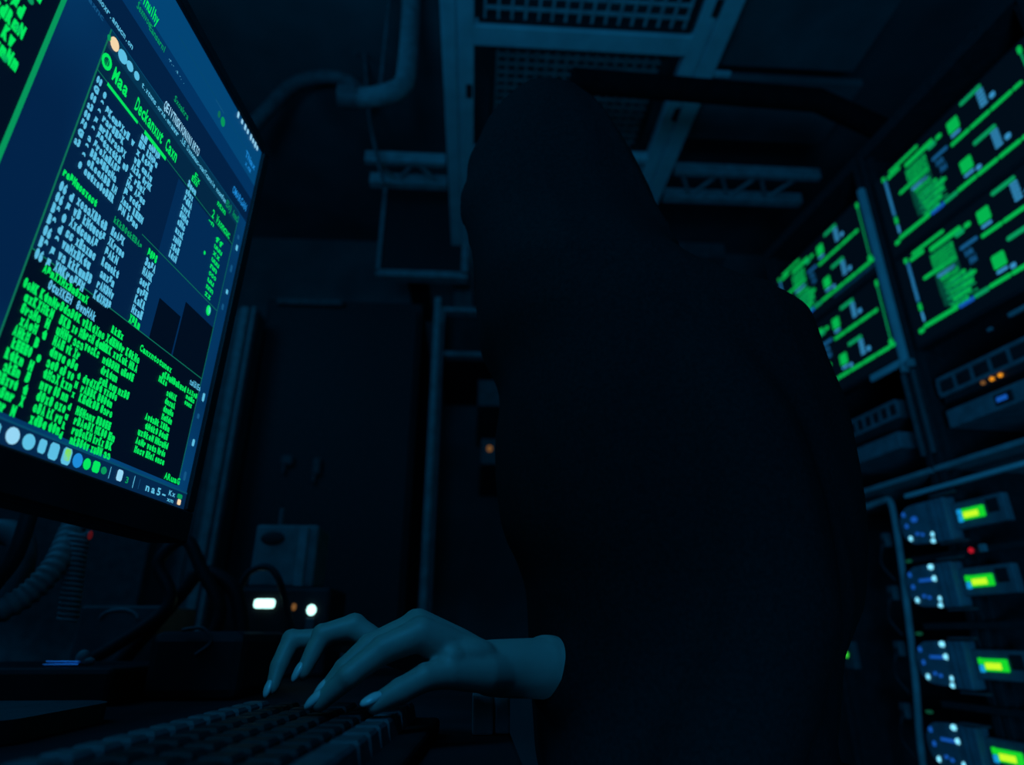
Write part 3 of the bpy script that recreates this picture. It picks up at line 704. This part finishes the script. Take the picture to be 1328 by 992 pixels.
def drive_unit(x, z, label, lit):
    root = thing('drive_unit', label, 'server drive', rw(x+.14, 0, z-.05), 'drive units with lime displays', rot=RR)
    T = RM @ Matrix.Translation((x, 0, z))
    m = MB(T)                                              # rounded cage at the left
    n = 14; poly = [(.10, -.046), (.10, .046)]+[(.062-.062*math.sin(math.pi*i/n)**.7*1.0, .046*math.cos(math.pi*i/n)) for i in range(n+1)]
    m.prism(poly, -.030, -.001); cg = obj('cage', m, CLEAR, root)
    m = MB(T); m.box(.098, .150, -.034, -.001, -.050, .047, .004).box(.112, .118, -.036, -.03, -.048, .045).box(.128, .134, -.036, -.03, -.048, .045)
    obj('collar', m, CLEAR, root)
    for za in (.050, -.058): obj('clip', MB(T).box(.118, .190, -.040, -.028, za, za+.005, .002), GREYD, root)
    m = MB(T); m.box(.150, .285, -.018, -.001, -.028, .030, .003); pl = obj('plate', m, PANELG, root)
    m = MB(T)
    m.box(.166, .176, -.022, -.017, .001, .014, .002, 0).box(.166, .177, -.022, -.017, -.014, .0, .002, 1)
    m.box(.178, .236, -.022, -.017, -.011, .013, .002, 2).box(.184, .222, -.0235, -.0215, -.007, .005, .001, 3)
    obj('display', m, [LED_GG if lit else LED_BC, LED_BC, LED_GG, LED_Y], pl)
    m = MB(T); m.box(.242, .272, -.020, -.017, -.006, .022, .002); obj('socket', m, BLACK, pl)
    def lamp(u, w, r, mt, rz=None): obj('lamp', MB(T).ell((u, -.031, w), (r, .004, rz or r), u=12, v=8), mt, cg)
    for u, w in ((.020, .028), (.022, .0), (.026, -.030)): lamp(u, w, .0042, LED_B if w > -.01 else LED_C, .006)
    lamp(.098, -.030, .0078, LED_C, .006); lamp(.094, -.044, .0078, LED_C, .005)
    if lit: lamp(.090, .040, .008, LED_C, .006); lamp(.094, .014, .008, LED_C, .006); obj('light_guide', MB(T).box(.045, .088, -.033, -.029, .009, .016, .002), LED_B, cg)
    else: lamp(.05, .012, .010, LED_B, .007)
    for u, w in ((.05, -.022), (.065, -.026)): lamp(u, w, .005, LED_B, .004)
    return root
lbs = ['topmost of the four lime-lit drive units, under the pale shelf bar', 'second drive unit from the top, just below a small red lamp', 'third drive unit from the top, lime display and four cyan lamps', 'lowest drive unit, cut off by the bottom edge of the photo']
for i, (x, z) in enumerate(((-.118, 1.078), (-.142, .938), (-.163, .772), (-.186, .603))):
    drive_unit(x, z, lbs[i], i > 0)
    if i:
        m = MB(RM).ell((x+.005, -.012, z+.062), (.010, .006, .0035), u=12, v=8)
        tag(obj('status_lamp', m, LED_GD), 'dim green lamp above the left end of the '+('second', 'third', 'lowest')[i-1]+' drive unit', 'indicator light', 'dim green rack lamps')
for zz, nm in ((1.004, 'first'), (.853, 'second'), (.688, 'third')):
    m = MB(RM).box(-.14, .53, -.012, -.001, zz-.010, zz+.004, .002)
    tag(obj('rack_shelf', m, BLACKM), 'black shelf under the '+nm+' of the drive units', 'shelf', 'black shelves between drive units')
t = thing('red_indicator', 'small red lamp with a grey button under the topmost drive unit', 'indicator light', rw(.06, 0, 1.0), rot=RR)
obj('lamp', MB(RM).ell((.053, -.015, 1.003), (.006, .004, .006), u=12, v=8), LED_R, t)
obj('button', MB(RM).box(.078, .094, -.020, -.012, .996, 1.012, .002), GREY, t)
t = thing('power_box', 'small dark box with one green lamp, low in the farther rack behind the person', 'power supply', rw(-.42, 0, .74), rot=RR)
obj('case', MB(RM).box(-.452, -.405, -.02, -.001, .745, .815, .004), GREYD, t)
obj('lamp', MB(RM).ell((-.433, -.021, .781), (.006, .005, .008), u=12, v=8), LED_G, t)

# ------------------------------------------------------------------ overhead framework
t = thing('ceiling_frame', 'pale metal frame hanging under the ceiling, two long rails and a cross bar', 'frame', (.3, 1.6, 2.6))
FZ = 2.6
for xs in (((-.137, -.090), (-.084, -.033)), ((.664, .712), (.722, .782))):
    m = MB()
    for a, b in xs: m.box(a, b, .55, 3.38, FZ, FZ+.05, .003)
    m.box(xs[0][0]+.005, xs[1][1]-.005, .55, 3.38, FZ+.012, FZ+.045)
    rl = obj('rail', m, ALU, t)
    m = MB()
    ys = (1.66,) if xs[0][0] < 0 else (1.30, 1.72)
    for y in ys:
        xx = -.050 if xs[0][0] < 0 else .705
        m.box(xx-.010, xx+.012, y-.03, y+.03, FZ-.0015, FZ+.006, .001)
    obj('slot', m, BLACK, rl)
for a, b in ((1.405, 1.475), (1.955, 1.985)): obj('cross_bar', MB().box(-.035, .666, a, b, FZ, FZ+.04, .003), ALU, t)
obj('bracket', MB().box(.785, .84, 1.53, 1.548, FZ+.0, FZ+.012, .001).box(.70, .785, 1.53, 1.548, FZ+.051, FZ+.06), ALU, t)
for x in (-.085, .72):
    for y in (.8, 3.0): obj('hanger', MB().tube([(x, y, FZ+.04), (x, y, 3.15)], .006, 8), ALUD, t)
def grille(x0, x1, y0, y1, z, label, mt, pitch=.042):
    t = thing('grille_panel', label, 'grille', ((x0+x1)/2, (y0+y1)/2, z), 'square mesh grilles')
    m = MB(); w = .0042; st = pitch
    x = x0
    while x <= x1+.001: m.box(x-w, x+w, y0, y1, z, z+.008); x += st
    y = y0
    while y <= y1+.001: m.box(x0, x1, y-w, y+w, z+.0005, z+.0085); y += st
    obj('mesh', m, mt, t)
    m = MB(); m.box(x0-.02, x1+.02, y0-.012, y0-.0, z-.002, z+.03).box(x0-.02, x1+.02, y1, y1+.012, z-.002, z+.03).box(x0-.022, x0-.004, y0, y1, z-.002, z+.03).box(x1+.004, x1+.022, y0, y1, z-.002, z+.03)
    obj('edge', m, BLACKM, t)
GRM = mat('grille_wire', (.30, .31, .32), .6, .3); GRM2 = mat('grille_wire_dark', (.14, .14, .14), .7, .2)  # second grille gets a darker wire
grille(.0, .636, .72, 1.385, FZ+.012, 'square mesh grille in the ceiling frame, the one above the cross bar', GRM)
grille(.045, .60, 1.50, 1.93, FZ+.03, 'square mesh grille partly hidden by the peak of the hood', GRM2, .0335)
def tray(x0, x1, y0, y1, z, label):
    t = thing('cable_tray', label, 'cable tray', ((x0+x1)/2, (y0+y1)/2, z), 'cable trays')
    for a, b in ((y0, y0+.028), (y1-.04, y1)): obj('side_rail', MB().box(x0, x1, a, b, z, z+.05, .003), ALUD, t)
    m = MB(); x = x0+.03; up = True
    while x < x1-.09:
        a, b = ((x, y0+.02), (x+.085, y1-.03)) if up else ((x, y1-.03), (x+.085, y0+.02))
        m.tube([(a[0], a[1], z+.02), (b[0], b[1], z+.02)], .009, 6); x += .085; up = not up
    obj('lattice', m, ALUD, t)
tray(-.47, -.145, 2.03, 2.20, FZ+.002, 'short pale cable tray left of the ceiling frame')
tray(.80, 1.42, 2.02, 2.22, FZ+.002, 'pale lattice cable tray right of the ceiling frame')
tray(.35, .655, 2.02, 2.20, FZ+.002, 'stub of cable tray between the rails, just behind the hood')
p0 = at(742, 104, 1.3); p1 = at(1060, 130, 1.36)
m = MB(); m.tube([p0, p0.lerp(p1, .5), p1, Vector((1.25, 1.40, 2.225))], .034, 16)
t = thing('black_bar', 'thick black bar crossing below the right rail of the ceiling frame', 'bar', (1.25, 1.4, 2.145))
obj('bar', m, mat('matt_black', (.005, .005, .006), .9, .05), t); obj('foot', MB().box(1.20, 1.30, 1.35, 1.45, 2.1455, 2.20, .004), BLACKM, t)
a = at(872, 313, 2.9); b = at(942, 334, 2.9)
tag(obj('wall_board', MB().box(a.x, b.x, 2.9, 3.4, b.z, a.z, .004), GREYD), 'dull grey box on the far wall, just above the hooded shoulder', 'box')
# bent vent pipe, left of the frame
el = [at(533, -160, 1.6), at(533, 0, 1.6), at(527, 90, 1.6)]
e = at(526, 108, 1.6)
pp = bez([Vector((e.x-.01, 1.6, 3.14)), Vector((e.x, 1.6, 2.85)), Vector((e.x, 1.6, 2.60)), Vector((e.x-.015, 1.6, 2.54)), Vector((e.x-.05, 1.6, 2.51)), Vector((e.x-.13, 1.62, 2.505)), Vector((e.x-.22, 1.62, 2.505))], 6)
t = thing('vent_pipe', 'round blue-grey pipe bending at its lower end, left of the ceiling frame', 'pipe', (e.x, 1.6, 2.5))
obj('pipe', MB().tube(pp, .034, 18), mat('pipe_paint', (.16, .165, .17), .7, .2), t)
obj('thin_pipe', MB().tube([Vector((e.x-.085, 1.62, 3.14)), Vector((e.x-.085, 1.62, 2.53))], .008, 8), GREYD, t)
obj('pipe_collar', MB().tube([pp[-1]+Vector((.06, 0, 0)), pp[-1]], .040, 18), GREYD, t)
q = [at(x, y, 2.0) for x, y in ((468, -150), (470, 0), (478, 140), (498, 240))]
tag(obj('conduit', MB().tube(bez([Vector((q[1].x, 2.0, 3.14))]+q[1:], 6), .008, 8), GREYD), 'thin conduit dropping from the ceiling, left of the bent pipe', 'pipe')
q = [at(x, y, 2.1) for x, y in ((318, 175), (345, 145), (378, 112), (415, 100), (450, 104), (478, 130))]
tag(obj('flexible_duct', MB().tube(bez(q, 10), [.030+.003*(i % 2) for i in range(51)], 14), GREYD), 'arching dark flexible duct above the monitor corner', 'duct')
# dark framed panel on the back wall
YB = 2.6
a = at(500, 240, YB); b = at(606, 357, YB)
t = thing('wall_panel', 'dark square panel with a thin pale frame, high up left of the hood', 'panel', ((a.x+b.x)/2, YB, b.z))
obj('board', MB().box(a.x, b.x, YB, YB+.05, b.z, a.z, .004), BLACKM, t)
m = MB(); m.box(a.x-.006, a.x+.010, YB-.01, YB+.05, b.z, a.z).box(b.x-.03, b.x, YB-.01, YB+.05, b.z, a.z).box(a.x-.006, b.x, YB-.01, YB+.05, b.z-.02, b.z+.012)
obj('frame', m, GREY, t)
obj('bracket', MB().box(a.x+.1, a.x+.2, YB+.05, 3.4, a.z-.35, a.z-.25), BLACKM, t)
# tall dark cabinet with its pale edge strip
a = at(346, 385, YB); b = at(548, 395, YB)
t = thing('tall_cabinet', 'tall black cabinet standing between the monitor and the person', 'cabinet', ((a.x+b.x)/2, YB+.3, 0))
obj('body', MB().box(a.x, b.x, YB+.02, YB+.6, 0, a.z, .006), BLACKM, t)
obj('door', MB().box(a.x+.02, b.x-.02, YB, YB+.02, .08, a.z-.05, .004), BLACKM, t)
obj('top_trim', MB().box(a.x+.05, a.x+.35, YB-.008, YB+.005, a.z-.035, a.z-.005, .003), GREYD, t)
pc = at(561, 560, YB-.05)
t = thing('metal_post', 'slim pale metal post standing left of the hooded person', 'post', (pc.x, YB-.05, 0))
obj('post', MB().box(pc.x-.018, pc.x+.010, YB-.07, YB-.03, 0, 2.27, .004), GREY, t)
obj('edge_strip', MB().box(pc.x+.020, pc.x+.030, YB-.07, YB-.03, 0.3, 2.15, .002).box(pc.x+.008, pc.x+.022, YB-.06, YB-.04, .3, 2.15), GREYD, t)
obj('foot', MB().box(pc.x-.05, pc.x+.06, YB-.10, YB, 0, .012, .002), GREYD, t)
a = at(572, 398, YB+.1); b = at(640, 462, YB+.1)
t = thing('wall_box', 'pale box with a dark opening on the wall, just left of the chin', 'box', ((a.x+b.x)/2, YB+.2, b.z))
m = MB(); m.box(a.x, b.x, YB+.1, YB+.16, b.z, b.z+.02).box(a.x, b.x, YB+.1, YB+.16, a.z-.02, a.z).box(a.x, a.x+.02, YB+.1, YB+.16, b.z+.02, a.z-.02).box(b.x-.02, b.x, YB+.1, YB+.16, b.z+.02, a.z-.02)
obj('rim', m, GREY, t); obj('back', MB().box(a.x, b.x, YB+.16, 3.4, b.z, a.z), BLACKM, t)
a = at(620, 490, YB+.1); b = at(668, 602, YB+.1)
t = thing('door_intercom', 'grey wall unit with a faint orange lamp, tucked beside the chest', 'intercom', ((a.x+b.x)/2, YB+.2, b.z))
obj('case', MB().box(a.x, b.x, YB+.12, 3.4, a.z-.13, a.z, .006), GREYD, t)
obj('lower_case', MB().box(a.x+.02, b.x, YB+.11, 3.4, b.z, b.z+.12, .006), GREYD, t)
c = at(635, 581, YB+.1); obj('lamp', MB().ell((c.x, YB+.108, c.z), (.012, .006, .014), u=12, v=8), LED_OD, t)
for k, (px, py, w, h, lb) in enumerate(((374, 598, .05, .045, 'rounder of two faint small boxes on the dark cabinet door'), (412, 606, .035, .075, 'narrower of two faint small boxes on the dark cabinet door'))):
    c = at(px, py, YB); t = thing('junction_box', lb, 'junction box', (c.x, YB, c.z-h/2), 'faint boxes on the cabinet door')
    obj('case', MB().box(c.x-w/2, c.x+w/2, YB-.03, YB-.0005, c.z-h/2, c.z+h/2, .012), GREYD, t)
    obj('stub', MB().tube([(c.x-w*.2, YB-.016, c.z-h/2+.004), (c.x-w*.2, YB-.016, c.z-h/2-.03)], .008, 8), GREYD, t)
# pillar behind the monitor
a = at(318, 400, 2.45)
t = thing('cable_channel', 'ribbed pale upright channel right behind the monitor edge', 'pillar', (a.x, 2.5, 0))
m = MB(); x0 = a.x-.10
m.box(x0, x0+.155, 2.45, 2.56, 0, a.z, .004); obj('channel', m, GREYD, t)
obj('rib', MB().box(x0+.09, x0+.122, 2.43, 2.452, 0, a.z, .004), GREY, t)
obj('rib', MB().box(x0+.136, x0+.150, 2.43, 2.452, 0, a.z, .003), GREY, t)
obj('rib', MB().box(x0+.02, x0+.05, 2.438, 2.452, 0, a.z, .003), GREYD, t)
m = MB().box(-1.75, a.x-.12, 2.3, 2.36, 0, 1.55, .004)
tag(obj('partition', m, mat('partition_board', (.055, .058, .062), .8, .2)), 'dull partition board low behind the monitor', 'partition')

# ------------------------------------------------------------------ things on the desk, left
t = thing('router', 'black desk device with a bright white pill lamp, left of the fingertips', 'router', (-.375, 1.38, DZ))
obj('case', MB().box(-.475, -.272, 1.302, 1.46, DZ, .918, .008), BLACK, t)
c = at(343, 783, 1.3); obj('status_bar', MB().box(c.x-.0195, c.x+.0195, 1.295, 1.304, c.z-.0075, c.z+.0085, .0045), LED_W, t, 'glowing white bar')
c = at(381, 787, 1.3); obj('lamp', MB().ell((c.x, 1.301, c.z), (.0042, .004, .0065), u=14, v=10), LED_OD, t, 'dim orange lamp')
c = at(404, 791, 1.3); obj('lamp', MB().ell((c.x, 1.299, c.z), (.0085, .005, .0095), u=14, v=10), LED_W, t, 'round white lamp'); 
obj('lamp_strip', MB().box(c.x-.008, c.x+.008, 1.296, 1.303, c.z-.07, c.z-.014, .002), GREYD, t)
t = thing('speaker_box', 'pale box with a dark oval, standing on the black device with the white lamp', 'speaker', (-.38, 1.38, .918))
a = at(333, 680, 1.32); b = at(385, 760, 1.32); c = at(405, 680, 1.32)
obj('case', MB().box(a.x, b.x+.03, 1.32, 1.43, .9185, a.z, .006), mat('pale_case', (.16, .165, .17), .6, .2), t)
obj('lit_side_strip', MB().box(b.x-.006, b.x+.012, 1.312, 1.33, .9185, a.z-.004, .003), GREY, t)  # paler strip: light on the side face put into colour
o = at(354, 698, 1.32); obj('oval', MB().ell((o.x, 1.319, o.z), (.024, .004, .014)), BLACK, t)
obj('aerial', MB().tube([(o.x, 1.36, a.z), (o.x, 1.36, a.z+.04)], .006, 8), GREYD, t)
def cable(pts, r, label, mt=BLACK, nm='cable', n=8):
    return tag(obj(nm, MB().tube(bez(pts, 8), r, n), mt), label, 'cable')
cable([at(300, 800, 1.2), at(318, 748, 1.2), at(345, 735, 1.2), at(362, 752, 1.2), at(372, 790, 1.22), Vector((-.3, 1.25, DZ+.01))], .006, 'black cable arching in front of the pale box')
cable([Vector((-.62, 1.08, DZ+.011)), at(215, 790, 1.09), at(205, 730, 1.09), at(240, 700, 1.09), at(262, 740, 1.09), at(285, 800, 1.09), Vector((-.44, 1.10, DZ+.012))], .010, 'thick black cable looped under the monitor corner')
cable([Vector((-.57, 1.13, DZ+.013)), at(235, 770, 1.13), at(262, 742, 1.13), at(300, 760, 1.13), at(312, 800, 1.13), Vector((-.36, 1.13, DZ+.013))], .012, 'second black cable loop beside the white lamp device')
t = thing('equipment_box', 'black box with a thin wire loop on its front, between cables and keyboard', 'box', (-.34, .95, DZ))
obj('case', MB().box(-.395, -.28, .86, 1.06, DZ, .835, .012), BLACK, t)
c = at(263, 826, .86); obj('wire_loop', MB().tube(bez([(c.x-.025, .857, c.z+.008), (c.x, .855, c.z+.010), (c.x+.012, .856, c.z-.006), (c.x-.004, .857, c.z-.02)], 5), .0022, 8), GREYD, t)
# ribbed hose and coiled lead under the monitor
q = bez([at(110, 655, .95), at(92, 690, .93), at(70, 735, .90), at(30, 775, .88), at(-30, 805, .86)], 30)
tag(obj('ribbed_hose', MB().tube(q, [.0135+(.0022 if i % 6 < 3 else 0) for i in range(len(q))], 16), mat('ribbed_plastic', (.20, .205, .21), .6, .2)), 'ribbed grey hose hanging below the monitor at the left edge', 'hose')
q = bez([at(-20, 690, .95), at(10, 690, .95), at(28, 705, .95), at(22, 750, .95), at(-10, 800, .95)], 8)
tag(obj('grey_strap', MB().tube(q, .018, 10), GREYD), 'grey strap loop at the far left edge, behind the ribbed hose', 'strap')
q = bez([at(40, 660, .86), at(20, 720, .86), at(-10, 760, .86)], 8)
tag(obj('cable', MB().tube(q, .010, 10), BLACK), 'black cable crossing in front of the ribbed hose', 'cable')
c0 = at(103, 690, .92); c1 = at(88, 805, .92); cp = []
for i in range(200):
    u = i/199; a = u*2*math.pi*18; cp.append(c0.lerp(c1, u)+Vector((.011*math.cos(a), .011*math.sin(a), 0)))
tag(obj('coiled_lead', MB().tube(cp, .0026, 6), ALUD), 'coiled thin lead hanging beside the ribbed hose', 'cable')
c = at(117, 694, .9); tag(obj('red_indicator', MB().ell(c, (.003, .003, .006), u=10, v=8), glow('dim_red', lin(70, 12, 16))), 'tiny dull red lamp under the monitor', 'indicator light')
a = at(105, 785, 1.15); b = at(205, 812, 1.15)
t = thing('flat_box', 'low grey box at the back of the desk under the monitor', 'box', ((a.x+b.x)/2, 1.2, DZ))
obj('case', MB().box(a.x, b.x, 1.15, 1.30, DZ, a.z, .004), GREYD, t); obj('lid_ring', MB().tube([((a.x+b.x)/2+.03*math.cos(i*.4), 1.149, a.z-.02+.014*math.sin(i*.4)) for i in range(9)], .002, 6), GREY, t)
# dark case with a glinting gadget
t = thing('instrument_case', 'low black case on the desk at the left, carrying a tiny gadget', 'case', (-.5, .9, DZ))
zt = at(90, 858, .88).z-.004
obj('shell', MB().box(-.66, -.40, .80, 1.02, DZ, zt, .006), BLACK, t)
t = thing('earphone', 'tiny pale earbud with a violet metal stem on the black case', 'earphone', at(95, 858, .86))
a = at(110, 852, .86); b = at(66, 856, .86); a.z = max(a.z, zt+.008); b.z = zt+.003
obj('bud', MB().ell((a.x-.002, .86, zt+.009), (.008, .007, .009)).ell((a.x+.004, .86, zt+.005), (.009, .006, .005)), GREY, t)
obj('stem', MB().tube([(a.x, .855, zt+.004), (b.x, .852, zt+.0045)], .0016, 8).tube([(a.x, .85, zt+.0015), (b.x, .848, zt+.0015)], .0014, 8), mat('violet_metal', (.5, .4, .8), .25, .5, .9), t)
# slate at the lower left corner
c = atz(30, 915, .775)
m = MB(); poly = []
X0, X1, Y0, Y1, rr = c.x-.16, c.x+.045, c.y-.10, c.y+.07, .03
for cx_, cy_, a0 in ((X1-rr, Y1-rr, 0), (X0+rr, Y1-rr, 90), (X0+rr, Y0+rr, 180), (X1-rr, Y0+rr, 270)):
    for i in range(7): an = R(a0+i*15); poly.append((cx_+rr*math.cos(an), cy_+rr*math.sin(an)))
n = len(poly); m.add([(x, y, DZ) for x, y in poly]+[(x, y, .773) for x, y in poly], [tuple(range(n))[::-1], tuple(range(n, 2*n))]+[(i, (i+1) % n, (i+1) % n+n, i+n) for i in range(n)])
tag(obj('tablet', m, GREYD), 'dark slab with rounded corners lying in the lower left corner', 'tablet')
# small pale box by the wrist
a = at(613, 906, .57); b = at(640, 955, .57); c = at(661, 945, .57)
t = thing('plastic_box', 'small grey box on the desk edge just under the wrist', 'box', ((a.x+c.x)/2, .58, DZ))
obj('box', MB().box(a.x, b.x-.0005, .560, .60, DZ, .787, .002), GREY, t); obj('cover', MB().box(b.x+.0005, c.x, .566, .60, DZ, .787, .002), GREY, t)
